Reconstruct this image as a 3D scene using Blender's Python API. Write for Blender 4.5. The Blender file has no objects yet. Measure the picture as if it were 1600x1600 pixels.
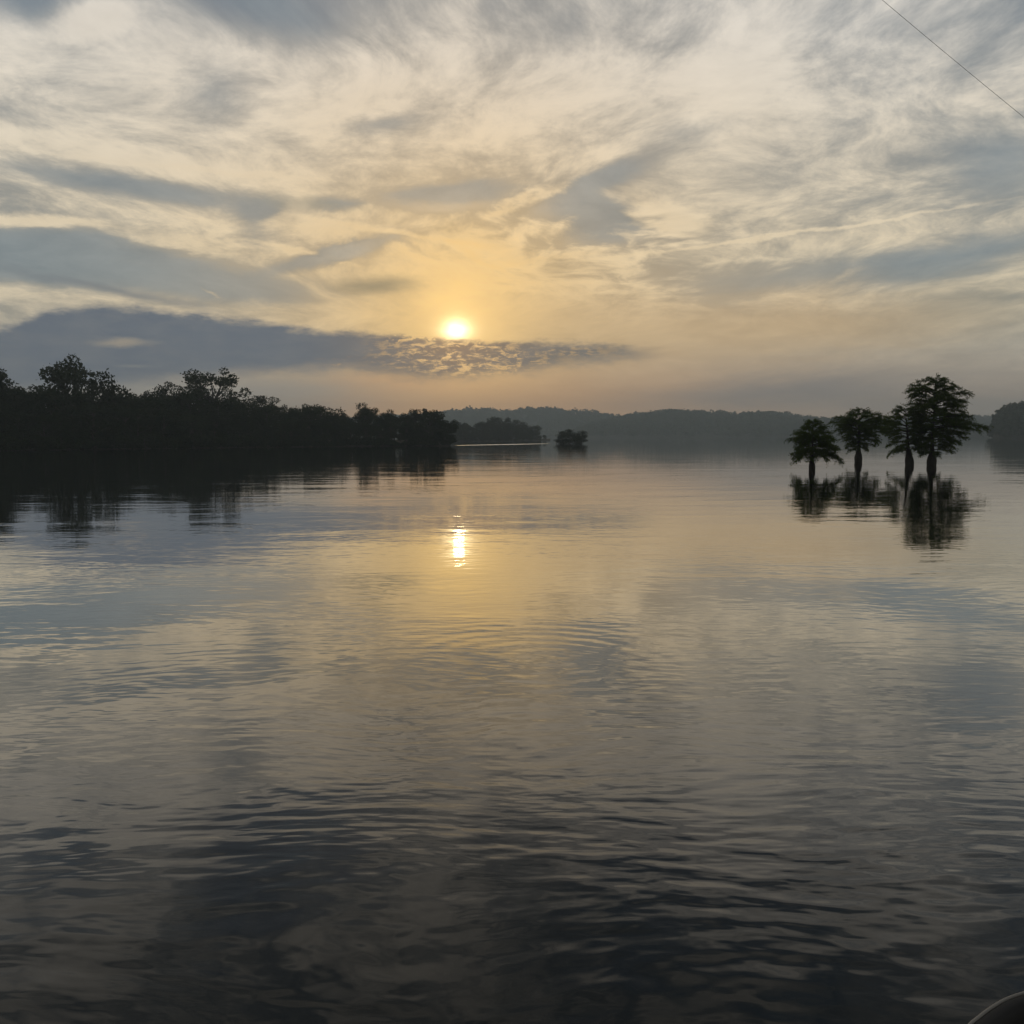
import bpy, math, random
import numpy as np
from mathutils import Vector, Matrix

random.seed(7)
RNG = np.random.default_rng(7)
C = bpy.context.scene.collection
S = bpy.context.scene
rad = math.radians

# ------------------------------------------------------------------ camera
FPX, CX, CY = 1475.0, 800.0, 800.0          # focal length and centre in photograph pixels
CAM_H = 2.4
PITCH, ROLL = rad(-4.54), rad(0.25)
_F = Vector((0, math.cos(PITCH), math.sin(PITCH)))
_U0 = Vector((0, -math.sin(PITCH), math.cos(PITCH)))
_X = Vector((1, 0, 0))
_R = _X * math.cos(ROLL) - _U0 * math.sin(ROLL)
_U = _X * math.sin(ROLL) + _U0 * math.cos(ROLL)
EYE = Vector((0, 0, CAM_H))

cd = bpy.data.cameras.new("camera")
cam = bpy.data.objects.new("camera", cd)
C.objects.link(cam)
m3 = Matrix((_R, _U, -_F)).transposed()
cam.matrix_world = Matrix.Translation(EYE) @ m3.to_4x4()
cd.sensor_width = 36.0
cd.lens = FPX / 1600.0 * 36.0
cd.clip_start, cd.clip_end = 0.05, 6000
S.camera = cam

def ray(px, py):
    return (_F + _R * ((px - CX) / FPX) - _U * ((py - CY) / FPX)).normalized()
def azel(px, py):
    d = ray(px, py)
    return math.degrees(math.atan2(d.x, d.y)), math.degrees(math.asin(d.z))
def ground(px, py, z=0.0):
    d = ray(px, py)
    return EYE + d * ((z - CAM_H) / d.z)
def at_dist(px, dist):
    d = ray(px, 683.0)
    h = math.hypot(d.x, d.y)
    return Vector((d.x / h * dist, d.y / h * dist, 0))
def z_at(px, py, dist):
    d = ray(px, py)
    return CAM_H + dist * d.z / math.hypot(d.x, d.y)

# ------------------------------------------------------------------ colour management / cycles
S.view_settings.view_transform = 'Standard'
S.view_settings.look = 'None'
S.view_settings.exposure = 0.0
S.view_settings.gamma = 1.0
S.view_settings.use_curve_mapping = False
S.render.engine = 'CYCLES'
cy = S.cycles
cy.max_bounces = 6
cy.diffuse_bounces = 2
cy.glossy_bounces = 3
cy.transmission_bounces = 2
cy.volume_bounces = 0
cy.transparent_max_bounces = 8
cy.sample_clamp_indirect = 4.0
cy.caustics_reflective = False
cy.caustics_refractive = False

def lin(c):
    out = []
    for v in c:
        v = v / 255.0
        out.append(v / 12.92 if v <= 0.04045 else ((v + 0.055) / 1.055) ** 2.4)
    return out

# ------------------------------------------------------------------ node expression helper
class G:
    """wraps a node tree so that shader maths can be written as expressions"""
    def __init__(s, nt):
        s.nt = nt
    def node(s, t, **kw):
        n = s.nt.nodes.new(t)
        for k, v in kw.items():
            setattr(n, k, v)
        return n
    def put(s, sock, v):
        if isinstance(v, E):
            s.nt.links.new(v.s, sock)
        elif isinstance(v, bpy.types.NodeSocket):
            s.nt.links.new(v, sock)
        else:
            if hasattr(sock.default_value, '__len__'):
                n = len(sock.default_value)
                v = list(v)
                while len(v) < n:
                    v.append(1.0)
                sock.default_value = v[:n]
            else:
                sock.default_value = v
    def math(s, op, a, b=None, c=None, clamp=False):
        n = s.node('ShaderNodeMath', operation=op, use_clamp=clamp)
        s.put(n.inputs[0], a)
        if b is not None: s.put(n.inputs[1], b)
        if c is not None: s.put(n.inputs[2], c)
        return E(s, n.outputs[0])
    def vmath(s, op, a, b=None, scale=None):
        n = s.node('ShaderNodeVectorMath', operation=op)
        s.put(n.inputs[0], a)
        if b is not None: s.put(n.inputs[1], b)
        if scale is not None: s.put(n.inputs['Scale'], scale)
        return E(s, n.outputs['Value'] if op in ('LENGTH', 'DOT_PRODUCT', 'DISTANCE') else n.outputs[0])
    def combine(s, x, y, z=0.0):
        n = s.node('ShaderNodeCombineXYZ')
        for i, v in enumerate((x, y, z)): s.put(n.inputs[i], v)
        return E(s, n.outputs[0])
    def sep(s, v):
        n = s.node('ShaderNodeSeparateXYZ'); s.put(n.inputs[0], v)
        return [E(s, o) for o in n.outputs]
    def smooth(s, v, a, b, lo=0.0, hi=1.0):
        n = s.node('ShaderNodeMapRange', interpolation_type='SMOOTHSTEP')
        for i, q in enumerate((v, a, b, lo, hi)): s.put(n.inputs[i], q)
        return E(s, n.outputs[0])
    def linmap(s, v, a, b, lo=0.0, hi=1.0):
        n = s.node('ShaderNodeMapRange', interpolation_type='LINEAR', clamp=True)
        for i, q in enumerate((v, a, b, lo, hi)): s.put(n.inputs[i], q)
        return E(s, n.outputs[0])
    def mix(s, f, a, b, blend='MIX'):
        n = s.node('ShaderNodeMix', data_type='RGBA', blend_type=blend)
        s.put(n.inputs[0], f); s.put(n.inputs[6], a); s.put(n.inputs[7], b)
        return E(s, n.outputs[2])
    def noise(s, v, scale=1.0, detail=4.0, rough=0.5, dist=0.0, lac=2.0, out=0):
        n = s.node('ShaderNodeTexNoise', noise_dimensions='3D')
        s.put(n.inputs['Vector'], v)
        n.inputs['Scale'].default_value = scale
        n.inputs['Detail'].default_value = detail
        n.inputs['Roughness'].default_value = rough
        n.inputs['Lacunarity'].default_value = lac
        n.inputs['Distortion'].default_value = dist
        return E(s, n.outputs[out])
    def blob(s, q, cx, cyy, rx, ry, ang=0.0, core=0.0):
        """soft rotated ellipse, 1 in the middle and 0 at the rim"""
        n = s.node('ShaderNodeMapping', vector_type='TEXTURE')
        s.put(n.inputs[0], q)
        n.inputs[1].default_value = (cx, cyy, 0)
        n.inputs[2].default_value = (0, 0, rad(ang))
        n.inputs[3].default_value = (rx, ry, 1)
        return s.smooth(s.vmath('LENGTH', E(s, n.outputs[0])), 1.0, core)
    def curve(s, v, pts, lo, hi, ylo, yhi):
        """piecewise smooth curve through pts (x, y)"""
        n = s.node('ShaderNodeFloatCurve')
        c = n.mapping.curves[0]
        P = [((x - lo) / (hi - lo), (y - ylo) / (yhi - ylo)) for x, y in pts]
        c.points[0].location = P[0]; c.points[1].location = P[-1]
        for p in P[1:-1]: c.points.new(*p)
        n.mapping.use_clip = False
        n.mapping.update()
        s.put(n.inputs[1], s.linmap(v, lo, hi))
        return E(s, n.outputs[0]) * (yhi - ylo) + ylo

class E:
    def __init__(s, g, sock): s.g, s.s = g, sock
    def __add__(a, b): return a.g.math('ADD', a, b)
    __radd__ = __add__
    def __sub__(a, b): return a.g.math('SUBTRACT', a, b)
    def __rsub__(a, b): return a.g.math('SUBTRACT', b, a)
    def __mul__(a, b): return a.g.math('MULTIPLY', a, b)
    __rmul__ = __mul__
    def __truediv__(a, b): return a.g.math('DIVIDE', a, b)
    def clamp(a): return a.g.math('ADD', a, 0.0, clamp=True)

# ------------------------------------------------------------------ sun
SUN_AZ, SUN_EL = azel(714, 516)
_sa, _se = rad(SUN_AZ), rad(SUN_EL)
SUN_DIR = Vector((math.sin(_sa) * math.cos(_se), math.cos(_sa) * math.cos(_se), math.sin(_se)))
sl = bpy.data.lights.new("sun", 'SUN')
sl.energy = 0.002
sl.angle = rad(0.7)
sl.color = (1.0, 0.72, 0.40)
sun = bpy.data.objects.new("sun", sl)
C.objects.link(sun)
sun.rotation_mode = 'QUATERNION'
sun.rotation_quaternion = SUN_DIR.to_track_quat('Z', 'Y')
sun.location = SUN_DIR * 400 + Vector((0, 0, 20))

# ------------------------------------------------------------------ world: Nishita sky + procedural cloud layers
SKY = 0.1                                     # background strength
world = bpy.data.worlds.new("World")
S.world = world
world.use_nodes = True
def build_sky():
    nt = world.node_tree
    nt.nodes.clear()
    g = G(nt)
    sky = g.node('ShaderNodeTexSky', sky_type='NISHITA')
    sky.sun_disc = False
    sky.sun_elevation = _se
    sky.sun_rotation = _sa
    sky.air_density, sky.dust_density, sky.ozone_density = 1.0, 1.6, 1.0
    tc = g.node('ShaderNodeTexCoord')
    d = E(g, tc.outputs['Generated'])
    x, y, z = g.sep(d)
    az = g.math('ARCTAN2', x, y) * (180 / math.pi)
    el = g.math('ARCSINE', z) * (180 / math.pi)
    dsun = g.math('ARCCOSINE', g.math('MINIMUM', g.vmath('DOT_PRODUCT', d, tuple(SUN_DIR)), 1.0)) * (180 / math.pi)
    zz = g.math('MAXIMUM', z, 0.0) + 0.11
    P = g.combine(x / zz, y / zz, 0.0)                      # on the cloud layer, so it recedes with the sky
    w1 = g.vmath('SUBTRACT', g.noise(P, 0.55, 3, 0.5, out=1), (0.5, 0.5, 0.5))
    Pw = g.vmath('ADD', P, g.vmath('SCALE', w1, scale=1.3))
    Q0 = g.combine(az, el, 0.0)
    w2 = g.vmath('SUBTRACT', g.noise(Pw, 1.6, 9, 0.68, out=1), (0.5, 0.5, 0.5))
    Q = g.vmath('ADD', Q0, g.vmath('MULTIPLY', w2, (4.2, 2.2, 0.0)))
    w3 = g.vmath('SUBTRACT', g.noise(g.vmath('MULTIPLY', Q0, (0.35, 1.0, 1.0)), 0.9, 5, 0.62, out=1), (0.5, 0.5, 0.5))
    Qs = g.vmath('ADD', Q0, g.vmath('MULTIPLY', w3, (2.4, 0.9, 0.0)))
    K = 1 / 25.74
    def B(px, py, rx, ry, ang=0, core=0.0, q=None):
        a, e = azel(px, py)
        return g.blob(q or Q, a, e, rx * K, ry * K, ang, core)
    # rotated, stretched fibres for the high cloud
    mp = g.node('ShaderNodeMapping'); g.put(mp.inputs[0], Pw)
    mp.inputs[2].default_value = (0, 0, rad(28)); mp.inputs[3].default_value = (1.0, 0.45, 1)
    fib = g.noise(E(g, mp.outputs[0]), 1.5, 10, 0.66, 0.3)
    big = g.noise(P, 0.42, 4, 0.5, 0.6)
    fine = g.noise(g.vmath('MULTIPLY', Pw, (1.0, 0.6, 1.0)), 4.5, 8, 0.70, 0.2)
    cell = g.noise(g.vmath('MULTIPLY', Pw, (1.0, 0.8, 1.0)), 9.0, 5, 0.55, 0.4)
    # tone of the high cloud: 0 = clear blue-grey gap, 1 = bright cream cloud
    t = 0.76 + (fib - 0.5) * 2.1 + (big - 0.5) * 0.5 + (fine - 0.5) * 1.55
    t = t + (cell - 0.5) * (B(900, 375, 330, 130, -8) * 2.6 + 0.35)
    tg = 0.0
    for px, py, rx, ry, ang, a in [
        (430, 10, 190, 60, -5, -0.40), (60, 400, 220, 40, 0, -0.2), (230, 292, 320, 34, -3, -0.42), (60, 395, 260, 62, 0, -0.62),
        (300, 440, 380, 48, -4, -0.50), (700, 306, 170, 32, 4, -0.55), (930, 335, 150, 75, -15, -0.50),
        (530, 395, 170, 26, 14, -0.62), (400, 345, 60, 60, 0, -0.3), (1450, 405, 300, 50, 3, -0.42), (1570, 250, 120, 90, 0, -0.30),
        (1080, 205, 120, 34, 10, -0.22), (1130, 445, 200, 32, 0, -0.22), (600, 190, 120, 26, 5, -0.28), (860, 45, 160, 50, 10, -0.12),
        (340, 150, 90, 70, 30, -0.22), (1350, 10, 420, 70, 0, -0.10), (1100, 150, 240, 120, 0, 0.16), (1300, 230, 260, 100, 0, 0.14), (960, 270, 110, 26, 15, -0.40),
        (520, 318, 70, 16, -3, -0.35),
        (60, 8, 110, 40, 0, -0.28), (150, 26, 90, 36, 15, 0.55), (170, 238, 300, 34, -4, 0.24), (600, 140, 260, 70, 20, 0.16), (850, 150, 240, 90, 20, 0.18),
        (560, 372, 240, 24, -9, 0.34), (850, 305, 75, 20, 24, 0.5), (1030, 330, 130, 34, -22, 0.34), (60, 346, 150, 13, 2, 0.36),
        (270, 375, 180, 26, -4, 0.34), (760, 380, 110, 34, -20, 0.34), (880, 355, 60, 22, 10, 0.32),
        (1190, 130, 130, 120, 20, 0.12), (430, 330, 60, 20, 40, 0.2), (900, 420, 260, 44, 0, 0.16)]:
        b_ = B(px, py, rx, ry, ang)
        if a < 0: tg = tg + b_ * (a * 1.65)
        else: t = t + b_ * (a * 1.4)
    t = t + tg * g.math('MAXIMUM', fib * 1.0 + fine * 1.7 + cell * 0.6 - 0.72, 0.0)                       # the clear gaps fray into the cloud fibres
    for px, py, rx, ry, ang, a in [(545, 392, 105, 13, 16, -0.55), (640, 385, 60, 10, -25, -0.5), (690, 322, 120, 12, 2, -0.5), (870, 318, 110, 22, 8, -0.4), (640, 366, 240, 9, -7, 0.4),
        (470, 395, 130, 8, -10, 0.45), (800, 318, 90, 12, 24, 0.55), (745, 402, 110, 8, -30, 0.35), (1000, 345, 110, 10, -20, 0.35), (60, 345, 120, 12, 1, 0.45), (280, 262, 300, 7, -1, 0.4), (200, 409, 60, 8, -2, 0.5), (325, 455, 36, 5, -24, 0.6), (1320, 432, 60, 7, 22, 0.25),
        (1250, 364, 430, 5, 4.6, 0.40), (880, 400, 140, 8, 8, 0.3), (1440, 396, 40, 8, 20, 0.16)]:
        t = t + B(px, py, rx, ry, ang, q=Qs) * a
    t = t + g.smooth(el, 22.0, 40.0) * -0.12 + (g.noise(Q, 0.22, 5, 0.55, 0.3) - 0.5) * (g.smooth(el, 19.0, 27.0) * 2.2)
    # cloud and clear patches above the picture, as the near water mirrors them
    for px, py, rx, ry, ang, a in [(110, 1450, 330, 90, 6, 0.45), (440, 1375, 330, 130, 0, -0.75), (60, 1360, 260, 70, 0, -0.5), (1080, 1510, 420, 110, 0, -0.6),
                                   (640, 1430, 130, 90, 0, 0.3), (820, 1390, 160, 80, 0, 0.25), (1350, 1400, 300, 120, 0, 0.2), (400, 1560, 500, 70, 0, -0.3)]:
        az_, el_ = azel(px, py)
        t = t + g.blob(Q, az_, -el_, rx * K, ry * K, -ang) * a
    low = g.smooth(el, 9.5, 4.5)                                # clouds melt into haze towards the horizon
    t = g.math('MAXIMUM', g.math('MINIMUM', t, 1.6), -0.5)
    t = t * (1 - low * 0.75) + low * 0.40
    warm = g.math('EXPONENT', dsun * (-1 / 8.0))
    wide = g.math('EXPONENT', dsun * (-1 / 19.0))
    nis = g.mix(1.0, E(g, sky.outputs[0]), (SKY, SKY, SKY), 'MULTIPLY')
    blue = g.mix(g.smooth(el, 3, 24), lin((114, 135, 146)), lin((108, 125, 143)))
    gap = g.mix(0.15, blue, nis)
    grey = g.mix(g.smooth(el, 6, 24), lin((162, 162, 154)), lin((155, 160, 163)))
    cream = g.mix(g.smooth(el, 8, 24), lin((232, 217, 188)), lin((222, 217, 208)))
    col = g.mix(g.smooth(t, -0.18, 0.60), gap, grey)
    col = g.mix(g.smooth(t, 0.36, 1.12), col, cream)
    col = g.vmath('SCALE', col, scale=1.0 + (fine - 0.5) * 0.45 + (fib - 0.5) * 0.25 + (cell - 0.5) * (0.12 + B(880, 380, 380, 130, -6) * 1.0))
    # warm light scattered round the sun by the thin high cloud
    gl = g.mix(1.0, lin((255, 202, 112)), g.combine(1.0, 1.0, 1.0), 'MULTIPLY')
    col = g.mix((warm * (t * 0.45 + 0.62) * 1.0).clamp(), col, gl)
    col = g.mix((wide * 0.20 * g.smooth(el, 20, 5)).clamp(), col, lin((214, 180, 118)))
    col = g.mix(B(1060, 520, 560, 110, 0) * 0.50, col, lin((218, 180, 126)))
    col = g.mix(B(150, 430, 330, 50, -4) * 0.25, col, lin((126, 140, 146)))
    cool = g.smooth(tg * -1.0, 0.12, 0.70) * g.smooth(t, 0.85, 0.25)
    col = g.mix(cool * g.linmap(dsun, 2.0, 9.0, 0.10, 0.46), col, g.mix(g.smooth(fine, 0.25, 0.75), lin((112, 128, 138)), lin((142, 152, 156))))
    # haze along the horizon
    hz = g.curve(az, [(-60, 0.0), (-28, 0.05), (-12, 0.35), (-3, 1.0), (6, 0.8), (20, 0.35), (32, 0.2), (60, 0)], -60, 60, 0, 1)
    hcol = g.mix(hz, lin((142, 142, 138)), lin((216, 162, 112)))
    col = g.mix(g.smooth(el, 6.2, 1.2) * 0.85, col, hcol)
    col = g.mix(B(1240, 612, 330, 42, 2) * 0.75, col, lin((130, 127, 125)))
    col = g.mix(B(1480, 640, 260, 34, 0) * 0.45, col, lin((128, 127, 124)))
    col = g.mix(B(1330, 505, 320, 60, 0) * 0.35, col, lin((205, 170, 118)))
    col = g.mix(B(330, 610, 420, 34, 0) * 0.55, col, lin((156, 155, 150)))
    col = g.mix(B(640, 598, 180, 24, 0) * 0.40, col, lin((212, 162, 118)))
    # small dark lens clouds above the bank
    col = g.mix(B(585, 446, 105, 20, 3, q=Qs) * 0.85, col, lin((140, 130, 108)))
    col = g.mix(B(480, 318, 110, 18, -2, q=Qs) * 0.5, col, lin((150, 146, 132)))
    col = g.mix(B(180, 455, 230, 10, -9, q=Qs) * 0.6, col, lin((124, 128, 132)))
    col = g.mix(B(1560, 470, 260, 80, 0) * 0.35, col, lin((150, 146, 128)))
    # sun seen through the thin cloud
    aur = g.math('EXPONENT', dsun * (-1 / 2.6))
    sd = g.vmath('LENGTH', g.vmath('MULTIPLY', g.vmath('SUBTRACT', g.vmath('ADD', Q0, g.vmath('MULTIPLY', w3, (0.9, 0.5, 0.0))), (SUN_AZ, SUN_EL, 0)), (0.78, 1.05, 0.0)))
    sunc = g.math('EXPONENT', g.math('POWER', sd * (1 / 0.40), 1.3) * -1.0)
    add = g.vmath('ADD', g.vmath('SCALE', (1.0, 0.66, 0.22), scale=aur * 0.80), g.vmath('SCALE', (1.0, 0.86, 0.55), scale=sunc * 4.0))
    col = g.vmath('ADD', col, add)
    # low cloud bank
    def ev(pts): return [(azel(px, py)[0], azel(px, py)[1]) for px, py in pts]
    top = g.curve(az, ev([(-260, 560), (-60, 520), (30, 498), (90, 478), (180, 471), (280, 482), (400, 497), (520, 513), (620, 520), (720, 527),
                          (820, 529), (930, 533), (990, 540), (1050, 546)]), -36, 10, 0, 10)
    bot = g.curve(az, ev([(-260, 600), (0, 606), (120, 603), (250, 590), (360, 580), (470, 574), (540, 572), (600, 580), (690, 588), (780, 580),
                          (850, 572), (930, 560), (990, 552), (1050, 546)]), -36, 10, 0, 10)
    n4 = g.noise(g.vmath('MULTIPLY', Q0, (0.30, 1.0, 1.0)), 1.6, 6, 0.62)
    n5 = g.noise(g.vmath('MULTIPLY', Q0, (0.40, 1.0, 1.0)), 3.2, 8, 0.72, 0.8)
    n6 = g.noise(g.vmath('MULTIPLY', Q0, (0.6, 1.0, 1.0)), 0.9, 3, 0.6)
    eb = el + (n4 - 0.5) * 1.1 + (n5 - 0.5) * 0.45
    inb = g.smooth(g.math('SUBTRACT', top, eb), -0.12, 0.55) * g.smooth(g.math('SUBTRACT', eb, bot), -0.75, 0.45)
    inb = inb * g.smooth(az, 10.0, 7.0)
    bank = g.mix(g.smooth(az, -14, -3), lin((103, 111, 122)), lin((126, 120, 112)))
    bank = g.mix(g.smooth(n4, 0.35, 0.7) * 0.45, bank, lin((126, 128, 130)))
    n5 = n5 + (n6 - 0.5) * 0.55
    bank = g.mix(g.math('EXPONENT', dsun * (-1 / 2.6)) * 0.75, bank, lin((206, 158, 104)))
    n5 = n5 + (g.noise(g.vmath('MULTIPLY', Q0, (0.22, 1.0, 1.0)), 7.0, 4, 0.6, 0.4) - 0.5) * 0.5
    speck = g.smooth(n5, 0.44, 0.66) * B(728, 560, 190, 46, -3, core=0.35, q=Q0)
    speck = g.math('MAXIMUM', speck, g.smooth(n5, 0.50, 0.58) * B(650, 527, 75, 16, 0, core=0.3, q=Q0))
    speck = g.math('MAXIMUM', speck, g.smooth(n5, 0.58, 0.68) * B(560, 568, 90, 14, 0, core=0.2, q=Q0) * 0.6)
    speck = g.math('MAXIMUM', speck, g.smooth(n5, 0.50, 0.62) * B(870, 548, 150, 16, -3, core=0.2, q=Q0) * 0.5)
    rim = g.smooth(g.math('SUBTRACT', top, eb), 0.22, 0.0) * g.math('EXPONENT', dsun * (-1 / 3.0))
    col2 = g.mix((speck * 0.95).clamp(), bank, g.mix(g.math('EXPONENT', dsun * (-1 / 3.0)), lin((214, 172, 112)), (1.6, 1.02, 0.42)))
    col2 = g.mix((rim * 0.9).clamp(), col2, (1.1, 0.72, 0.30))
    col2 = g.mix(B(190, 536, 62, 10, 1, q=Qs) * 0.7, col2, lin((178, 164, 142)))
    col2 = g.mix(B(210, 572, 40, 4, 0, q=Qs) * 0.4, col2, lin((150, 148, 140)))
    col = g.mix(inb, col, col2)
    # the sky darkens overhead and away from the sunrise
    dim = g.linmap(el, 22, 55, 1.0, 0.48)
    away = g.smooth(g.vmath('DOT_PRODUCT', d, (0, 1, 0)), -0.5, 0.75, 0.42, 1.0)
    col = g.vmath('SCALE', col, scale=dim * away * (1 / SKY))
    bg = g.node('ShaderNodeBackground')
    g.put(bg.inputs[0], col)
    bg.inputs[1].default_value = SKY
    out = g.node('ShaderNodeOutputWorld')
    nt.links.new(bg.outputs[0], out.inputs[0])
build_sky()
world.cycles.sampling_method = 'MANUAL'
world.cycles.sample_map_resolution = 1024

# ------------------------------------------------------------------ object helpers
def mesh_np(name, V, F, mat, smooth=False):
    me = bpy.data.meshes.new(name)
    V = np.asarray(V, np.float32); F = np.asarray(F, np.int32)
    n = F.shape[1]
    me.vertices.add(len(V)); me.vertices.foreach_set('co', V.ravel())
    me.loops.add(F.size); me.loops.foreach_set('vertex_index', F.ravel())
    me.polygons.add(len(F)); me.polygons.foreach_set('loop_start', np.arange(0, F.size, n, dtype=np.int32))
    me.polygons.foreach_set('loop_total', np.full(len(F), n, np.int32))
    if smooth: me.polygons.foreach_set('use_smooth', np.ones(len(F), bool))
    me.update(calc_edges=True)
    me.materials.append(mat)
    return me
def link(name, me, parent=None):
    o = bpy.data.objects.new(name, me); C.objects.link(o)
    if parent: o.parent = parent
    return o
def tag(o, label=None, cat=None, group=None, kind=None):
    if label: o['label'] = label
    if cat: o['category'] = cat
    if group: o['group'] = group
    if kind: o['kind'] = kind
    return o
def empty(name, loc, rz=0.0, sc=(1, 1, 1)):
    o = bpy.data.objects.new(name, None); C.objects.link(o)
    o.location = loc; o.rotation_euler = (0, 0, rz); o.scale = sc
    o.empty_display_size = 0.5
    return o

def tube(path, radii, sides=7, cap=True):
    """tapered tube along a list of points -> verts, quads"""
    path = np.asarray(path, float); n = len(path)
    T = np.gradient(path, axis=0); T /= np.linalg.norm(T, axis=1)[:, None] + 1e-9
    ref = np.array([0.31, 0.95, 0.05]); V = []
    for i in range(n):
        a = np.cross(T[i], ref)
        if np.linalg.norm(a) < 1e-3: a = np.cross(T[i], [1, 0, 0])
        a /= np.linalg.norm(a); b = np.cross(T[i], a)
        for k in range(sides):
            th = 2 * math.pi * k / sides
            V.append(path[i] + radii[i] * (a * math.cos(th) + b * math.sin(th)))
    F = []
    for i in range(n - 1):
        for k in range(sides):
            k2 = (k + 1) % sides
            F.append((i * sides + k, i * sides + k2, (i + 1) * sides + k2, (i + 1) * sides + k))
    return np.array(V), np.array(F)
def joinvf(parts):
    V, F, o = [], [], 0
    for v, f in parts:
        V.append(v); F.append(f + o); o += len(v)
    return np.concatenate(V), np.concatenate(F)
def leaf_quads(P, U, W, L, B):
    """rhombic leaves at P, long axis U, cross axis W, half length L, half width B"""
    L = np.asarray(L)[:, None]; B = np.asarray(B)[:, None]
    V = np.stack([P - U * L, P + W * B, P + U * L, P - W * B], 1).reshape(-1, 3)
    F = np.arange(len(P) * 4).reshape(-1, 4)
    return V, F
def unit(a): return a / (np.linalg.norm(a, axis=-1, keepdims=True) + 1e-9)
def rand_leaves(P, size, aspect=0.6, rng=RNG):
    n = len(P)
    U = unit(rng.normal(size=(n, 3))); W = unit(np.cross(U, rng.normal(size=(n, 3))))
    s = size * rng.uniform(0.6, 1.3, n)
    return leaf_quads(P, U, W, s, s * aspect)

# ------------------------------------------------------------------ materials
def material(name):
    m = bpy.data.materials.new(name); m.use_nodes = True
    m.node_tree.nodes.clear()
    return m, G(m.node_tree)
def out(g, shader):
    o = g.node('ShaderNodeOutputMaterial'); g.nt.links.new(shader, o.inputs[0])
def leaf_material(name, dark, light, trans=0.25, scale=1.2):
    m, g = material(name)
    geo = g.node('ShaderNodeNewGeometry'); oi = g.node('ShaderNodeObjectInfo')
    n = g.noise(E(g, geo.outputs['Position']), scale, 3, 0.55)
    f = (n * 1.4 - 0.35 + (E(g, oi.outputs['Random']) - 0.5) * 0.5).clamp()
    c = g.mix(f, dark, light)
    df = g.node('ShaderNodeBsdfDiffuse'); g.put(df.inputs[0], c)
    tr = g.node('ShaderNodeBsdfTranslucent'); g.put(tr.inputs[0], g.mix(0.5, c, (0.16, 0.24, 0.03)))
    mx = g.node('ShaderNodeMixShader'); mx.inputs[0].default_value = trans
    g.nt.links.new(df.outputs[0], mx.inputs[1]); g.nt.links.new(tr.outputs[0], mx.inputs[2])
    out(g, mx.outputs[0]); return m
def rough_material(name, a, b, scale=6.0, rough=0.85, bump=0.0, stretch=(1, 1, 1)):
    m, g = material(name)
    tc = g.node('ShaderNodeTexCoord')
    v = g.vmath('MULTIPLY', E(g, tc.outputs['Object']), stretch)
    n = g.noise(v, scale, 5, 0.6)
    p = g.node('ShaderNodeBsdfPrincipled')
    g.put(p.inputs['Base Color'], g.mix(n, a, b)); p.inputs['Roughness'].default_value = rough
    if bump:
        bn = g.node('ShaderNodeBump'); bn.inputs['Distance'].default_value = bump
        g.put(bn.inputs['Height'], n); g.nt.links.new(bn.outputs[0], p.inputs['Normal'])
    out(g, p.outputs[0]); return m

M_LEAF = leaf_material('broad_leaves', (0.014, 0.024, 0.012), (0.034, 0.050, 0.022), 0.10, 0.35)
M_CYP = leaf_material('cypress_needles', (0.040, 0.070, 0.018), (0.085, 0.125, 0.032), 0.45, 1.6)
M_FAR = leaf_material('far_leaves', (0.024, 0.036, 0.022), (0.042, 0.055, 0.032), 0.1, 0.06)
M_BARK = rough_material('bark', (0.020, 0.017, 0.014), (0.055, 0.046, 0.038), 9.0, 0.9, 0.02, (1, 1, 0.25))
M_SOIL = rough_material('bank_soil', (0.022, 0.020, 0.014), (0.045, 0.042, 0.026), 0.5, 0.95, 0.1)

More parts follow.
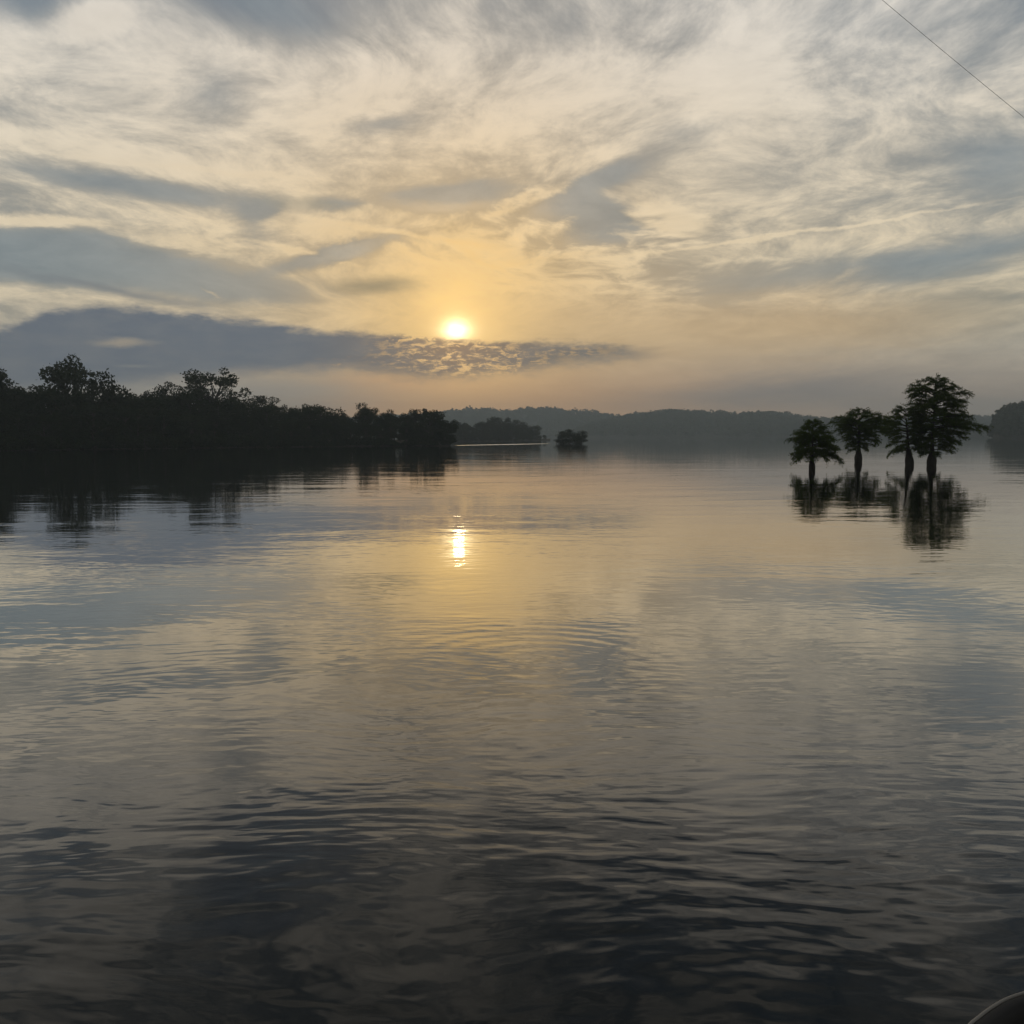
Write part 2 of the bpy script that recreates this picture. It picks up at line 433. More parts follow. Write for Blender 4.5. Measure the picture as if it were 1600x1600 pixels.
def water_material():
    m, g = material('lake_water')
    geo = g.node('ShaderNodeNewGeometry')
    P = E(g, geo.outputs['Position'])
    wv = g.vmath('SUBTRACT', g.noise(P, 0.22, 2, 0.5, out=1), (0.5, 0.5, 0.5))
    Pd = g.vmath('ADD', P, g.vmath('SCALE', wv, scale=1.6))
    patch = g.smooth(g.noise(g.vmath('MULTIPLY', P, (0.6, 1.0, 1.0)), 0.16, 3, 0.55), 0.36, 0.66, 0.38, 1.0)
    boat_d = g.vmath('LENGTH', P)                             # the boat stirs the water round it
    amp = patch * (g.linmap(boat_d, 10.0, 45.0, 1.0, 0.48) + g.linmap(boat_d, 4.0, 9.5, 2.3, 0.0))
    swell = g.noise(g.vmath('MULTIPLY', Pd, (0.45, 1.0, 1.0)), 0.28, 2, 0.45)
    rip = g.noise(g.vmath('MULTIPLY', Pd, (0.50, 1.0, 1.0)), 4.2, 1.2, 0.45, 0.15)
    fine = g.noise(g.vmath('MULTIPLY', Pd, (0.45, 1.0, 1.0)), 9.5, 1.0, 0.45, 0.2)
    rc = ground(850, 1036)
    rd = g.vmath('LENGTH', g.vmath('SUBTRACT', Pd, tuple(rc)))
    ring = g.math('SINE', rd * (2 * math.pi / 0.34)) * g.smooth(rd, 3.6, 0.6)
    chop = g.noise(g.vmath('MULTIPLY', Pd, (0.30, 1.0, 1.0)), 0.75, 2, 0.5, 0.2)
    h = swell * 0.011 + chop * patch * 0.0125 + rip * amp * 0.0058 + fine * amp * 0.0015 + ring * patch * 0.0008
    bn = g.node('ShaderNodeBump'); bn.inputs['Distance'].default_value = 1.0; bn.inputs['Strength'].default_value = 1.0
    g.put(bn.inputs['Height'], h)
    # a wind-ruffled streak lies across the mouth of the far bay
    a, b = ground(712, 696.2), ground(858, 693.0)
    c = (a + b) / 2; v = b - a
    mp = g.node('ShaderNodeMapping', vector_type='TEXTURE'); g.put(mp.inputs[0], P)
    mp.inputs[1].default_value = c; mp.inputs[2].default_value = (0, 0, math.atan2(v.y, v.x)); mp.inputs[3].default_value = (v.length / 2, 6.0, 1)
    ruff = g.smooth(g.vmath('LENGTH', E(g, mp.outputs[0])), 1.05, 0.75)
    fr = g.node('ShaderNodeFresnel'); fr.inputs[0].default_value = 1.333
    g.nt.links.new(bn.outputs[0], fr.inputs[1])
    f = g.curve(E(g, fr.outputs[0]), [(0, 0), (0.02, 0.014), (0.05, 0.036), (0.08, 0.075), (0.15, 0.22), (0.27, 0.44), (0.41, 0.66), (0.62, 0.84), (1, 1)], 0, 1, 0, 1)
    gs = g.node('ShaderNodeBsdfGlossy'); gs.inputs[0].default_value = (1, 1, 1, 1)
    g.put(gs.inputs['Roughness'], 0.02 + ruff * 0.40)
    g.nt.links.new(bn.outputs[0], gs.inputs['Normal'])
    df = g.node('ShaderNodeBsdfDiffuse'); df.inputs[0].default_value = (0.006, 0.009, 0.009, 1)
    p = g.node('ShaderNodeMixShader'); g.put(p.inputs[0], f)
    g.nt.links.new(df.outputs[0], p.inputs[1]); g.nt.links.new(gs.outputs[0], p.inputs[2])
    out(g, p.outputs[0]); return m

# ------------------------------------------------------------------ water
WV = [(-2600, -300, 0), (2600, -300, 0), (2600, 2600, 0), (-2600, 2600, 0)]
water = link('water', mesh_np('water', WV, [(0, 1, 2, 3)], water_material()))
tag(water, 'calm lake water mirroring the cloudy sunrise sky', kind='structure')

# ------------------------------------------------------------------ land
SHORE = [(-330, 708.0), (-150, 706.5), (0, 704.2), (200, 701.6), (400, 699.0), (560, 697.6), (700, 696.8), (716, 696.6)]
def shore_dist(px):
    xs = [p[0] for p in SHORE]; ys = [p[1] for p in SHORE]
    y = float(np.interp(px, xs, ys))
    p = ground(px, y); return math.hypot(p.x, p.y)

def land_strip(name, label, pxs, d0, depth, z_in, mat):
    """ground rising from the waterline away from the camera"""
    V, F = [], []
    rows = [(-1.5, -0.4), (0.6, 0.15), (6, 0.6), (depth * 0.5, z_in * 0.7), (depth, z_in), (depth + 2, -0.5)]
    for px in pxs:
        dd = d0(px)
        for off, zz in rows:
            q = at_dist(px, dd + off + (RNG.uniform(-0.8, 0.8) if off < 7 else 0))
            V.append((q.x, q.y, zz))
    n = len(rows)
    for i in range(len(pxs) - 1):
        for k in range(n - 1):
            F.append((i * n + k, (i + 1) * n + k, (i + 1) * n + k + 1, i * n + k + 1))
    o = link(name, mesh_np(name, V, F, mat, True))
    return tag(o, label, kind='structure')
land_strip('bank', 'low dark wooded bank along the left shore', list(range(-340, 715, 12)), shore_dist, 60, 1.6, M_SOIL)

# ------------------------------------------------------------------ broadleaf trees
def crown_points(kind, rng):
    """clump centres and radii for a crown of unit height (z 0..1)"""
    cl = []
    if kind == 'dense':
        for _ in range(22):
            z = rng.uniform(0.12, 0.9); w = 0.36 * math.sin(math.pi * min(1, (z * 0.85 + 0.12))) ** 0.6
            a = rng.uniform(0, 6.28); r = w * math.sqrt(rng.uniform(0, 1))
            cl.append((r * math.cos(a), r * math.sin(a), z, rng.uniform(0.09, 0.16)))
    elif kind == 'tall':
        for _ in range(26):
            z = rng.uniform(0.2, 0.93); w = 0.26 * (1.1 - abs(z - 0.6) * 1.2)
            a = rng.uniform(0, 6.28); r = w * math.sqrt(rng.uniform(0, 1))
            cl.append((r * math.cos(a), r * math.sin(a), z, rng.uniform(0.07, 0.12)))
    elif kind == 'open':
        for _ in range(30):
            z = rng.uniform(0.42, 0.94); w = 0.44 * (1 - ((z - 0.62) / 0.42) ** 2) ** 0.5 if abs(z - 0.62) < 0.42 else 0.1
            a = rng.uniform(0, 6.28); r = w * rng.uniform(0.25, 1) ** 0.6
            cl.append((r * math.cos(a), r * math.sin(a), z, rng.uniform(0.055, 0.10)))
    elif kind == 'sparse':
        for _ in range(16):
            z = rng.uniform(0.45, 0.96); w = 0.28
            a = rng.uniform(0, 6.28); r = w * rng.uniform(0.2, 1)
            cl.append((r * math.cos(a), r * math.sin(a), z, rng.uniform(0.035, 0.07)))
    elif kind == 'cone':
        for _ in range(22):
            z = rng.uniform(0.1, 0.96); w = 0.34 * (1.02 - z)
            a = rng.uniform(0, 6.28); r = w * math.sqrt(rng.uniform(0, 1))
            cl.append((r * math.cos(a), r * math.sin(a), z, 0.05 + 0.09 * (1 - z)))
    elif kind == 'column':
        for _ in range(34):
            z = rng.uniform(0.0, 0.92); w = 0.26 * (1.0 if z < 0.7 else (1 - z) / 0.3 + 0.15)
            a = rng.uniform(0, 6.28); r = w * math.sqrt(rng.uniform(0, 1))
            cl.append((r * math.cos(a), r * math.sin(a), z, rng.uniform(0.10, 0.15)))
    elif kind == 'shrub':
        for _ in range(16):
            a = rng.uniform(0, 6.28); r = 0.75 * math.sqrt(rng.uniform(0, 1)); z = rng.uniform(0.1, 0.75) * (1 - r * 0.4)
            cl.append((r * math.cos(a), r * math.sin(a), z, rng.uniform(0.16, 0.28)))
    return cl
def make_tree_meshes(kind, seed, leaves, leaf, H=10.0):
    """meshes of a tree H metres tall: (trunk with limbs, crown)"""
    rng = np.random.default_rng(seed)
    cl = crown_points(kind, rng)
    tot = sum(c[3] ** 2 for c in cl); P = []
    for cx, cyy, cz, r in cl:
        n = max(20, int(leaves * r * r / tot))
        d = unit(rng.normal(size=(n, 3))); rr = r * rng.uniform(0.35, 1.08, n) ** 0.6
        # ragged edge: a few sprays stick out of every clump
        rr *= 1 + 0.35 * (rng.uniform(0, 1, n) > 0.93)
        q = d * rr[:, None] * np.array([1.15, 1.15, 0.85]) + np.array([cx, cyy, cz])
        P.append(q)
    P = np.concatenate(P) * H
    P[:, 2] = np.maximum(P[:, 2], 0.15)
    crown = mesh_np('crown_' + kind, *rand_leaves(P, leaf, 0.62, rng), M_LEAF)
    base = 0.03 if kind == 'shrub' else 0.022
    top = 0.55 if kind in ('open', 'sparse') else 0.8
    wob = np.cumsum(rng.normal(0, 0.008, (7, 2)), axis=0)
    zs = np.linspace(-0.03, top, 7)
    path = np.column_stack([wob[:, 0], wob[:, 1], zs]) * H
    parts = [tube(path, np.linspace(base, 0.006, 7) * H, 7)]
    for cx, cyy, cz, r in cl:
        z0 = max(0.08, cz - rng.uniform(0.12, 0.3)); i = np.interp(min(z0, top), zs, range(7))
        p0 = path[int(i)] * (1 - (i % 1)) + path[min(6, int(i) + 1)] * (i % 1)
        p2 = np.array([cx, cyy, cz]) * H; p1 = (p0 + p2) / 2 + rng.normal(0, 0.02, 3) * H - np.array([0, 0, 0.02 * H])
        tt = np.linspace(0, 1, 5)[:, None]
        parts.append(tube((1 - tt) ** 2 * p0 + 2 * tt * (1 - tt) * p1 + tt ** 2 * p2, np.linspace(0.008, 0.0025, 5) * H, 5))
    return mesh_np('trunk_' + kind, *joinvf(parts), M_BARK, True), crown

PROTO = {}
def proto(kind, i):
    k = (kind, i)
    if k not in PROTO:
        spec = {'dense': (4200, .20), 'tall': (4000, .175), 'open': (3900, .155), 'sparse': (1200, .14), 'cone': (3000, .17), 'column': (3000, .24), 'shrub': (1500, .62)}[kind]
        PROTO[k] = make_tree_meshes(kind, 100 + 17 * i + len(kind) * 1000, *spec)
    return PROTO[k]
def plant(kind, i, loc, height, width=1.0, rz=0.0, name='tree', label='', cat='tree', group=None):
    tm, cm = proto(kind, i)
    s = height / 10.0
    e = empty(name, loc, rz, (s * width, s * width, s))
    tag(e, label, cat, group)
    link('trunk', tm, e); link('crown', cm, e)
    return e

SKYLINE = [(-340, 590), (-200, 585), (-60, 575), (-20, 570), (0, 592), (8, 600), (30, 601), (60, 604), (78, 603), (190, 606), (210, 607), (240, 604), (262, 602), (288, 603),
           (384, 606), (392, 624), (430, 628), (447, 637), (470, 634), (500, 633), (522, 636), (545, 648), (556, 645), (600, 643), (622, 648), (640, 643),
           (655, 639), (680, 643), (695, 652), (706, 664), (713, 684)]
def skyline(px):
    return float(np.interp(px, [p[0] for p in SKYLINE], [p[1] for p in SKYLINE]))

rr = random.Random(11)
def bank_row(off, frac, step, kinds, label, group, name='tree', px0=-330, px1=704, wid=(0.8, 1.1), cat='tree', base=0.6):
    px = px0
    while px < px1:
        p_ = px + rr.uniform(-0.3, 0.3) * step
        d = shore_dist(p_) + off + rr.uniform(-2, 3)
        q = at_dist(p_, d)
        zt = (z_at(p_, skyline(p_), d) - base) * float(np.interp(p_, [430, 490], [0.94, 1.0]))
        h = zt * rr.uniform(*frac)
        if h > 1.0:
            k = rr.choice(kinds)
            plant(k, rr.randrange(3), (q.x, q.y, base if off > 3 else 0.1), h, rr.uniform(*wid), rr.uniform(0, 6.28), name, label, cat, group)
        px += step * rr.uniform(0.8, 1.2)
bank_row(24, (0.98, 1.12), 20, ['dense', 'tall', 'cone', 'dense', 'tall'], 'dark leafy tree at the back of the solid tree line on the left bank',
         'back row of trees on the left bank', 'broadleaf_tree')
bank_row(12, (0.82, 1.02), 20, ['dense', 'tall', 'dense'], 'dark leafy tree in the middle of the solid tree line on the left bank',
         'middle row of trees on the left bank', 'broadleaf_tree', wid=(0.9, 1.25))
bank_row(4, (0.50, 0.78), 19, ['dense', 'dense', 'tall'], 'low dark leafy tree at the front of the tree line on the left bank',
         'front row of trees on the left bank', 'broadleaf_tree', wid=(1.0, 1.4), px1=690)
bank_row(0.5, (0.22, 0.36), 15, ['shrub'], 'dark shrub overhanging the waterline of the left bank', 'shrubs along the left waterline', 'shrub',
         px1=708, wid=(0.9, 1.2), cat='shrub', base=0.1)

# trees that stand out against the sky
def special(px, top, kind, i, off, width, label, rz=0.0, name='broadleaf_tree'):
    d = shore_dist(px) + off; q = at_dist(px, d)
    plant(kind, i, (q.x, q.y, 0.6), z_at(px, top, d) - 0.6, width, rz, name, label)
special(106, 551, 'tall', 0, 14, 0.95, 'tallest tree of the left bank with a ragged upright crown', 0.4)
special(150, 564, 'dense', 1, 16, 0.95, 'broad rounded dark tree joined to the right of the tallest tree', 1.0)
special(336, 573, 'open', 0, 16, 1.0, 'tall round-crowned tree with sky gaps rising above the left bank', 0.3)
special(276, 596, 'sparse', 1, 18, 1.0, 'thin open tree with bare twigs left of the round-crowned tall tree', 0.2)
special(250, 600, 'dense', 2, 20, 0.8, 'small bushy treetop beside the thin open tree', 0.9)
special(419, 614, 'open', 1, 18, 0.75, 'small flat-topped tree poking up right of the round-crowned tall tree', 1.2)
special(572, 630, 'tall', 2, 12, 1.15, 'twin-topped bushy tree above the low right half of the bank', 0.0)
special(466, 631, 'open', 2, 16, 0.8, 'loose small-crowned tree on the low stretch of the bank', 2.0)
special(-14, 560, 'tall', 1, 10, 1.0, 'dark tree cut off by the left edge of the view', 2.2)
special(672, 640, 'dense', 0, 6, 1.3, 'rounded tree near the tip of the left point', 0.2)
special(696, 652, 'dense', 1, 2, 1.2, 'last tree on the tip of the left point', 1.6)

# ------------------------------------------------------------------ middle-distance headland
def head_dist(px): return float(np.interp(px, [560, 712, 850, 870], [540, 545, 590, 600]))
land_strip('headland', 'hazy wooded headland beyond the left point', list(range(560, 862, 10)), head_dist, 40, 1.2, M_SOIL)
HEADSKY = [(560, 655), (690, 655), (712, 656), (735, 657), (755, 656), (770, 652), (790, 651), (806, 653), (814, 662), (828, 659), (838, 664), (848, 674), (858, 690)]
for off, frac, step in ((16, (0.88, 1.03), 13), (5, (0.62, 0.9), 13), (1, (0.35, 0.5), 12)):
    px = 640
    while px < 852:
        p_ = px + rr.uniform(-4, 4); d = head_dist(p_) + off; q = at_dist(p_, d)
        h = z_at(p_, float(np.interp(p_, [a for a, b in HEADSKY], [b for a, b in HEADSKY])), d) * rr.uniform(*frac)
        if h > 1.2:
            plant('dense', rr.randrange(3), (q.x, q.y, 0.2), h, rr.uniform(1.0, 1.4), rr.uniform(0, 6.28), 'broadleaf_tree',
                  'hazy grey tree on the headland beyond the left point', 'tree', 'hazy trees on the middle headland')
        px += step * rr.uniform(0.8, 1.2)

# small clump standing in the water off the headland
for px, top, w, lab in ((878, 674, 1.2, 'leftmost hazy tree of the small clump standing in open water'),
                        (890, 671, 1.1, 'tallest hazy tree of the small clump standing in open water'),
                        (901, 675, 0.9, 'third hazy tree from the left in the small clump in open water'),
                        (909, 672, 0.9, 'rightmost hazy tree of the small clump standing in open water')):
    d = 325 + rr.uniform(-2, 2); q = at_dist(px, d)
    plant('column', rr.randrange(3), (q.x, q.y, -0.5), z_at(px, top, d) + 0.5, w * 1.3, rr.uniform(0, 6), 'water_tree', lab, 'tree', 'small clump of trees in open water')

# ------------------------------------------------------------------ far hills and their woods
def ridge(name, label, wood_label, pts, dist, depth, ncrown, crown, seed):
    """a hill whose crest follows the given skyline, with a wood on its near slope"""
    rng = np.random.default_rng(seed)
    pxs = np.arange(pts[0][0], pts[-1][0] + 1, 8.0)
    crest = np.interp(pxs, [p[0] for p in pts], [p[1] for p in pts])
    prof = [(0, -0.6), (0.02, 0.4), (0.25, 0.36), (0.5, 0.68), (0.75, 0.92), (1.0, 1.0), (1.35, 0.7), (1.8, -0.5)]
    V, F = [], []; n = len(prof); Z = []
    for px, cy_ in zip(pxs, crest):
        zc = max(1.0, z_at(px, cy_, dist + depth) - crown * 1.35)
        Z.append(zc)
        for f, zf in prof:
            q = at_dist(px, dist + depth * f)
            V.append((q.x, q.y, zf if (zf < 0 or f < 0.1) else zf * zc))
    for i in range(len(pxs) - 1):
        for k in range(n - 1):
            F.append((i * n + k, (i + 1) * n + k, (i + 1) * n + k + 1, i * n + k + 1))
    tag(link(name, mesh_np(name, V, F, M_SOIL, True)), label, kind='structure')
    P, R = [], []
    for _ in range(ncrown):
        px = rng.uniform(pxs[0], pxs[-1]); f = rng.uniform(0.01, 1.0) ** 0.75
        zc = np.interp(px, pxs, Z); q = at_dist(px, dist + depth * f)
        zg = float(np.interp(f, [p[0] for p in prof], [0, 0.4, 0.36 * zc, 0.68 * zc, 0.92 * zc, zc, 0, 0]))
        r = crown * rng.uniform(0.6, 1.15)
        n_ = 46
        d = unit(rng.normal(size=(n_, 3))); c = np.array([q.x, q.y, zg + r * rng.uniform(0.5, 0.95)])
        P.append(c + d * (r * rng.uniform(0.55, 1.05, n_))[:, None] * np.array([1, 1, 0.9])); R.append(np.full(n_, r))
    P = np.concatenate(P); R = np.concatenate(R)
    P[:, 2] = np.maximum(P[:, 2], 0.2)
    U = unit(rng.normal(size=P.shape)); W = unit(np.cross(U, rng.normal(size=P.shape)))
    s = R * rng.uniform(0.18, 0.42, len(P))
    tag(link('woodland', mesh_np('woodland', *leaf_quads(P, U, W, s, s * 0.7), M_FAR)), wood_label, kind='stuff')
ridge('hill', 'far hazy hill behind the left headland', 'far hazy wood covering the hill behind the headland',
      [(380, 664), (520, 655), (600, 650), (690, 645), (730, 638), (760, 639), (790, 641), (850, 637), (885, 641), (905, 641), (940, 645), (968, 651), (1010, 657), (1080, 668), (1150, 684)],
      1900, 340, 1700, 9.0, 1)
ridge('hill', 'long hazy hill behind open water in the middle', 'hazy wood covering the long hill in the middle',
      [(900, 668), (940, 658), (985, 649), (1010, 644), (1060, 642), (1110, 643), (1150, 646), (1200, 644), (1260, 651), (1300, 655), (1370, 657), (1450, 663), (1540, 684)],
      1600, 270, 1900, 7.8, 2)
ridge('hill', 'faint hill behind the standing cypress trees on the right', 'faint wood covering the hill behind the cypresses',
      [(1330, 668), (1400, 655), (1460, 650), (1500, 647), (1530, 650), (1560, 652), (1620, 650), (1800, 640), (2000, 645)],
      2000, 280, 1400, 8.7, 3)
ridge('hill', 'dark rounded headland at the right edge', 'dark wood covering the headland at the right edge',
      [(1551, 672), (1554, 655), (1562, 643), (1575, 635), (1590, 631), (1620, 628), (1700, 620), (1850, 612)],
      800, 100, 900, 4.8, 4)

# ------------------------------------------------------------------ bald cypresses standing in the water
def cypress(px, py, H, env, zbutt, rbutt, nbr, seed, label, dens=1.0, droop=0.25, lean=0.0, twig=1.0, zlow=None, flat=False):
    """env: list of (height, left extent, right extent) of the crown"""
    rng = np.random.default_rng(seed)
    base = ground(px, py)
    root = empty('cypress_tree', base)
    root.rotation_euler = (0, 0, -math.atan2(base.x, base.y))
    tag(root, label, 'tree', 'cypress trees standing in the lake')
    # fluted, swollen trunk
    zs = np.array([-0.5, 0.0, zbutt * 0.35, zbutt * 0.65, zbutt, zbutt * 1.3, zbutt * 1.65, zbutt * 2.0, zbutt * 2.6, H * 0.55, H * 0.78, H * 0.97])
    rs = np.array([0.86, 0.92, 0.98, 1.0, 0.92, 0.80, 0.63, 0.49, 0.36, 0.22, 0.11, 0.03]) * rbutt * 0.93
    zs = np.maximum.accumulate(zs)
    xs = lean * (np.clip(zs, 0, None) / H) ** 1.3 + rng.normal(0, 0.02, len(zs)) * (zs > zbutt)
    ysq = rng.normal(0, 0.02, len(zs)) * (zs > zbutt)
    zf = np.linspace(-0.5, H * 0.97, 34)
    S_ = 22; V = []
    ph = rng.uniform(0, 6.28, 3)
    for z in zf:
        r = float(np.interp(z, zs, rs)); cx = float(np.interp(z, zs, xs)); cyy = float(np.interp(z, zs, ysq))
        fl = 0.14 * max(0.0, 1 - z / (zbutt * 1.6))
        for k in range(S_):
            a = 2 * math.pi * k / S_
            q = r * (1 + fl * math.sin(5 * a + ph[0]) + fl * 0.6 * math.sin(3 * a + ph[1] + z))
            V.append((cx + q * math.cos(a), cyy + q * math.sin(a), z))
    F = [(i * S_ + k, i * S_ + (k + 1) % S_, (i + 1) * S_ + (k + 1) % S_, (i + 1) * S_ + k) for i in range(len(zf) - 1) for k in range(S_)]
    link('trunk', mesh_np('cypress_trunk', V, F, M_BARK, True), root)
    eh = [e[0] for e in env]; eL = [e[1] for e in env]; eR = [e[2] for e in env]
    zlow = zlow if zlow is not None else eh[0]
    ga = rng.uniform(0, 6.28)
    for i in range(nbr):
        tiers = max(6, nbr // 7)
        u = (i + rng.uniform(0.1, 0.9)) / nbr
        u = u * 0.82 + 0.18 * (int(u * tiers) + 0.5) / tiers
        zt = zlow + (eh[-1] - zlow) * u
        ga += 2.399963 + rng.normal(0, 0.25)
        c, s = math.cos(ga), math.sin(ga)
        w = float(np.interp(zt, eh, eR if c > 0 else eL)); wd = 0.42 * float(np.interp(zt, eh, eL) + np.interp(zt, eh, eR))
        R_ = math.sqrt((w * c) ** 2 + (wd * s) ** 2) * rng.uniform(0.60, 1.10) ** 0.7
        R_ = max(R_, 0.18)
        k = (zt - zlow) / (eh[-1] - zlow + 1e-6)
        rise = R_ * (-droop * (1 - k) + 0.30 * k * (0 if flat else 1)) + rng.normal(0, 0.13)
        z0 = min(max(zt - rise, zbutt * 1.35), H * 0.95)
        x0 = float(np.interp(z0, zs, xs)); y0 = float(np.interp(z0, zs, ysq))
        p0 = np.array([x0, y0, z0]); p2 = np.array([c * R_, s * R_, zt])
        p1 = np.array([x0 + c * R_ * 0.55, y0 + s * R_ * 0.55, max(z0, zt) + R_ * 0.12 + rng.normal(0, 0.03)])
        t = np.linspace(0, 1, 9)[:, None]
        path = (1 - t) ** 2 * p0 + 2 * t * (1 - t) * p1 + t ** 2 * p2
        path[1:-1] += rng.normal(0, 0.018, (7, 3))
        r0 = min(0.045, 0.014 + 0.016 * R_) * (rbutt / 0.36)
        parts = [tube(path, np.linspace(r0, 0.006, 9), 6)]
        # side twigs and their feathery sprays
        Lp, Lu, Lw, Ll, Lb = [], [], [], [], []
        nt = max(8, int(17 * R_ * twig))
        for j in range(nt):
            tt = rng.uniform(0.22, 1.0)
            q = (1 - tt) ** 2 * p0 + 2 * tt * (1 - tt) * p1 + tt ** 2 * p2
            tg = unit(2 * (1 - tt) * (p1 - p0) + 2 * tt * (p2 - p1))
            side = unit(np.cross(tg, [0, 0, 1.0])) * (1 if j % 2 else -1)
            dirn = unit(tg * rng.uniform(0.5, 1.1) + side * rng.uniform(0.25, 1.0) + np.array([0, 0, rng.normal(0.08, 0.33)]))
            ln = rng.uniform(0.25, 0.75) * (0.6 + 0.26 * R_) * (1.15 - 0.45 * tt)
            s5 = np.linspace(0, 1, 5)[:, None]
            tp = q + dirn * ln * s5 + np.array([0, 0, -0.22 * ln]) * s5 ** 2
            parts.append(tube(tp, np.linspace(0.008, 0.003, 5), 4))
            nl = max(8, int(34 * ln * dens))
            v = rng.uniform(0.1, 1.08, nl)[:, None]
            lp = q + dirn * ln * v + np.array([0, 0, -0.22 * ln]) * v ** 2 + rng.normal(0, 0.045, (nl, 3))
            lu = unit(dirn + rng.normal(0, 0.55, (nl, 3)) + np.array([0, 0, -0.28]))
            lw = unit(np.cross(lu, rng.normal(size=(nl, 3)) * np.array([0.5, 0.5, 1.0])))
            Lp.append(lp); Lu.append(lu); Lw.append(lw)
            Ll.append(rng.uniform(0.05, 0.12, nl)); Lb.append(rng.uniform(0.012, 0.027, nl))
        b = link('branch', mesh_np('cypress_branch', *joinvf(parts), M_BARK, True), root)
        link('foliage', mesh_np('cypress_foliage', *leaf_quads(np.concatenate(Lp), np.concatenate(Lu), np.concatenate(Lw), np.concatenate(Ll), np.concatenate(Lb)), M_CYP), b)
    return root

# metres, measured from each trunk: (height, reach to the left, reach to the right)
cypress(1268.5, 734.7, 3.45, [(0.55, 1.55, 2.0), (0.85, 1.5, 1.9), (1.25, 1.2, 1.5), (1.6, 1.5, 1.85), (2.05, 1.45, 1.7), (2.5, 1.4, 1.4), (2.9, 1.0, 0.9), (3.25, 0.55, 0.55), (3.5, 0.12, 0.15)],
        0.42, 0.23, 58, 21, 'smallest cypress in the lake, layered cone crown drooping near the water, leftmost of four', 1.25, 0.30)
cypress(1341.0, 722.0, 4.75, [(0.9, 0.9, 0.8), (1.6, 1.4, 1.4), (2.3, 1.5, 2.0), (2.7, 1.9, 3.0), (3.2, 2.3, 3.2), (3.7, 2.7, 2.9), (4.1, 2.0, 2.3), (4.5, 1.2, 1.2), (4.8, 0.35, 0.35)],
        0.55, 0.37, 70, 33, 'flat-topped cypress in the lake, second from the left', 1.15, 0.20, zlow=0.98)
cypress(1420.5, 727.0, 4.75, [(0.8, 1.5, 1.3), (1.3, 1.9, 1.3), (1.75, 1.5, 1.1), (2.4, 1.7, 1.0), (3.0, 2.1, 1.2), (3.7, 1.8, 1.0), (4.3, 1.4, 0.8), (4.75, 0.9, 0.4)],
        0.55, 0.36, 54, 45, 'mid-height cypress whose crown leans into the tallest cypress', 1.05, 0.25, lean=-0.45)
cypress(1455.5, 727.5, 6.95, [(0.75, 1.0, 0.9), (1.3, 1.5, 1.9), (1.8, 1.6, 2.3), (2.4, 1.6, 3.0), (3.0, 1.6, 3.9), (3.5, 1.6, 3.5), (4.1, 1.8, 3.1), (4.7, 2.05, 2.6), (5.3, 2.1, 3.0), (5.8, 2.05, 2.2), (6.3, 1.75, 1.75), (6.7, 1.15, 1.25), (7.0, 0.4, 0.5)],
        0.58, 0.385, 106, 58, 'tallest cypress in the lake with a broad oval crown, rightmost of four', 1.1, 0.20, lean=0.12)

# ------------------------------------------------------------------ wire across the upper right of the sky
a = EYE + ray(1375, -2) * 11.0
b = EYE + ray(1602, 186) * 12.0
v = b - a
pts = []
for t in np.linspace(-4, 5, 60):
    p = a + v * t; p.z += 0.012 * (t - 0.5) ** 2 * v.length
    pts.append(tuple(p))
M_WIRE = rough_material('wire_rubber', (0.45, 0.45, 0.43), (0.55, 0.55, 0.53), 20, 0.6)
wire = link('wire', mesh_np('wire', *tube(pts, [0.0021] * 60, 8), M_WIRE, True))
tag(wire, 'thin dark wire slanting across the top right corner of the sky', 'wire')

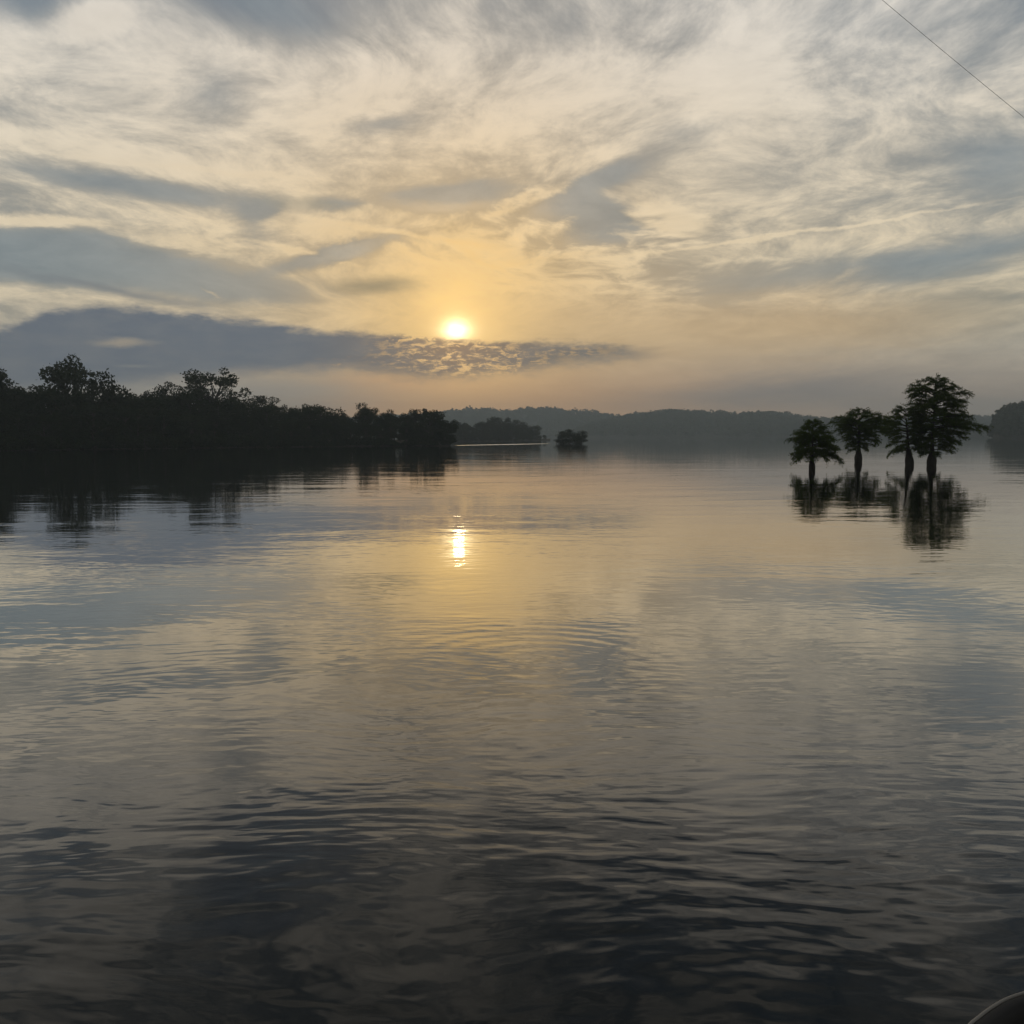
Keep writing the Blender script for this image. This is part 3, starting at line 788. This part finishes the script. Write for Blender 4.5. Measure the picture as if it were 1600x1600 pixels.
# ------------------------------------------------------------------ boat at the bottom right corner
def boat():
    ZG = 0.80
    vis = [ground(1488, 1644, ZG), ground(1512, 1606, ZG), ground(1531, 1589, ZG), ground(1550, 1575, ZG), ground(1573, 1562, ZG), ground(1606, 1551, ZG), ground(1655, 1541, ZG)]
    rim = [vis[0] + Vector((-0.25, -1.0, 0)), vis[0] + Vector((-0.10, -0.35, 0))] + vis + [vis[-1] + Vector((0.30, 0.02, 0)), vis[-1] + Vector((0.62, -0.08, 0)),
           vis[-1] + Vector((0.80, -0.30, 0)), vis[-1] + Vector((0.92, -0.9, 0)), vis[-1] + Vector((1.0, -2.6, 0)), vis[0] + Vector((-0.28, -2.6, 0))]
    # resample the closed rim smoothly
    n = len(rim); N = 160; path = []
    for i in range(N):
        u = i / N * n; k = int(u); f = u - k
        p = [rim[(k + j - 1) % n] for j in range(4)]
        path.append(0.5 * ((2 * p[1]) + (p[2] - p[0]) * f + (2 * p[0] - 5 * p[1] + 4 * p[2] - p[3]) * f * f + (3 * p[1] - p[0] - 3 * p[2] + p[3]) * f ** 3))
    cen = sum(path, Vector()) / N
    root = empty('boat', (cen.x, cen.y, 0))
    tag(root, 'dark boat edge with pale rounded rim cut off in the bottom right corner', 'boat')
    L = [p - Vector((cen.x, cen.y, 0)) for p in path]
    m_hull = rough_material('boat_hull_paint', (0.010, 0.010, 0.012), (0.018, 0.018, 0.020), 3, 0.8)
    m_rail = rough_material('boat_rim_aluminium', (0.16, 0.15, 0.14), (0.24, 0.23, 0.21), 14, 0.4)
    rings = [(1.0, ZG), (0.985, ZG - 0.10), (0.95, 0.35), (0.90, 0.02), (0.84, -0.25)]
    V = [(p.x * s, p.y * s, z) for s, z in rings for p in L]
    F = [(r * N + i, (r + 1) * N + i, (r + 1) * N + (i + 1) % N, r * N + (i + 1) % N) for r in range(len(rings) - 1) for i in range(N)]
    link('hull', mesh_np('hull', V, F, m_hull, True), root)
    # inner side and sunken deck
    rings = [(0.985, ZG + 0.004), (0.93, ZG + 0.012), (0.90, ZG - 0.02), (0.89, ZG - 0.22), (0.45, ZG - 0.24), (0.02, ZG - 0.245)]
    V = [(p.x * s, p.y * s, z) for s, z in rings for p in L]
    F = [(r * N + i, r * N + (i + 1) % N, (r + 1) * N + (i + 1) % N, (r + 1) * N + i) for r in range(len(rings) - 1) for i in range(N)]
    link('deck', mesh_np('deck', V, F, m_hull, True), root)
    cl = L + [L[0]]
    link('gunwale', mesh_np('gunwale', *tube([(p.x, p.y, p.z) for p in cl], [0.006] * len(cl), 8), m_rail, True), root)
boat()

# ------------------------------------------------------------------ haze over the lake
def haze():
    x0, x1, y0, y1, z0, z1 = -2620, 2620, -310, 2620, -1.2, 92
    V = [(x, y, z) for z in (z0, z1) for y in (y0, y1) for x in (x0, x1)]
    F = [(0, 2, 3, 1), (4, 5, 7, 6), (0, 1, 5, 4), (2, 6, 7, 3), (0, 4, 6, 2), (1, 3, 7, 5)]
    m, g = material('haze_air')
    pv = g.node('ShaderNodeVolumePrincipled')
    pv.inputs['Color'].default_value = (0.76, 0.90, 1.0, 1)
    pv.inputs['Density'].default_value = 0.00042
    pv.inputs['Anisotropy'].default_value = 0.45
    o = g.node('ShaderNodeOutputMaterial'); g.nt.links.new(pv.outputs[0], o.inputs['Volume'])
    h = link('haze', mesh_np('haze', V, F, m))
    tag(h, 'thin morning haze over the lake', kind='stuff')
haze()
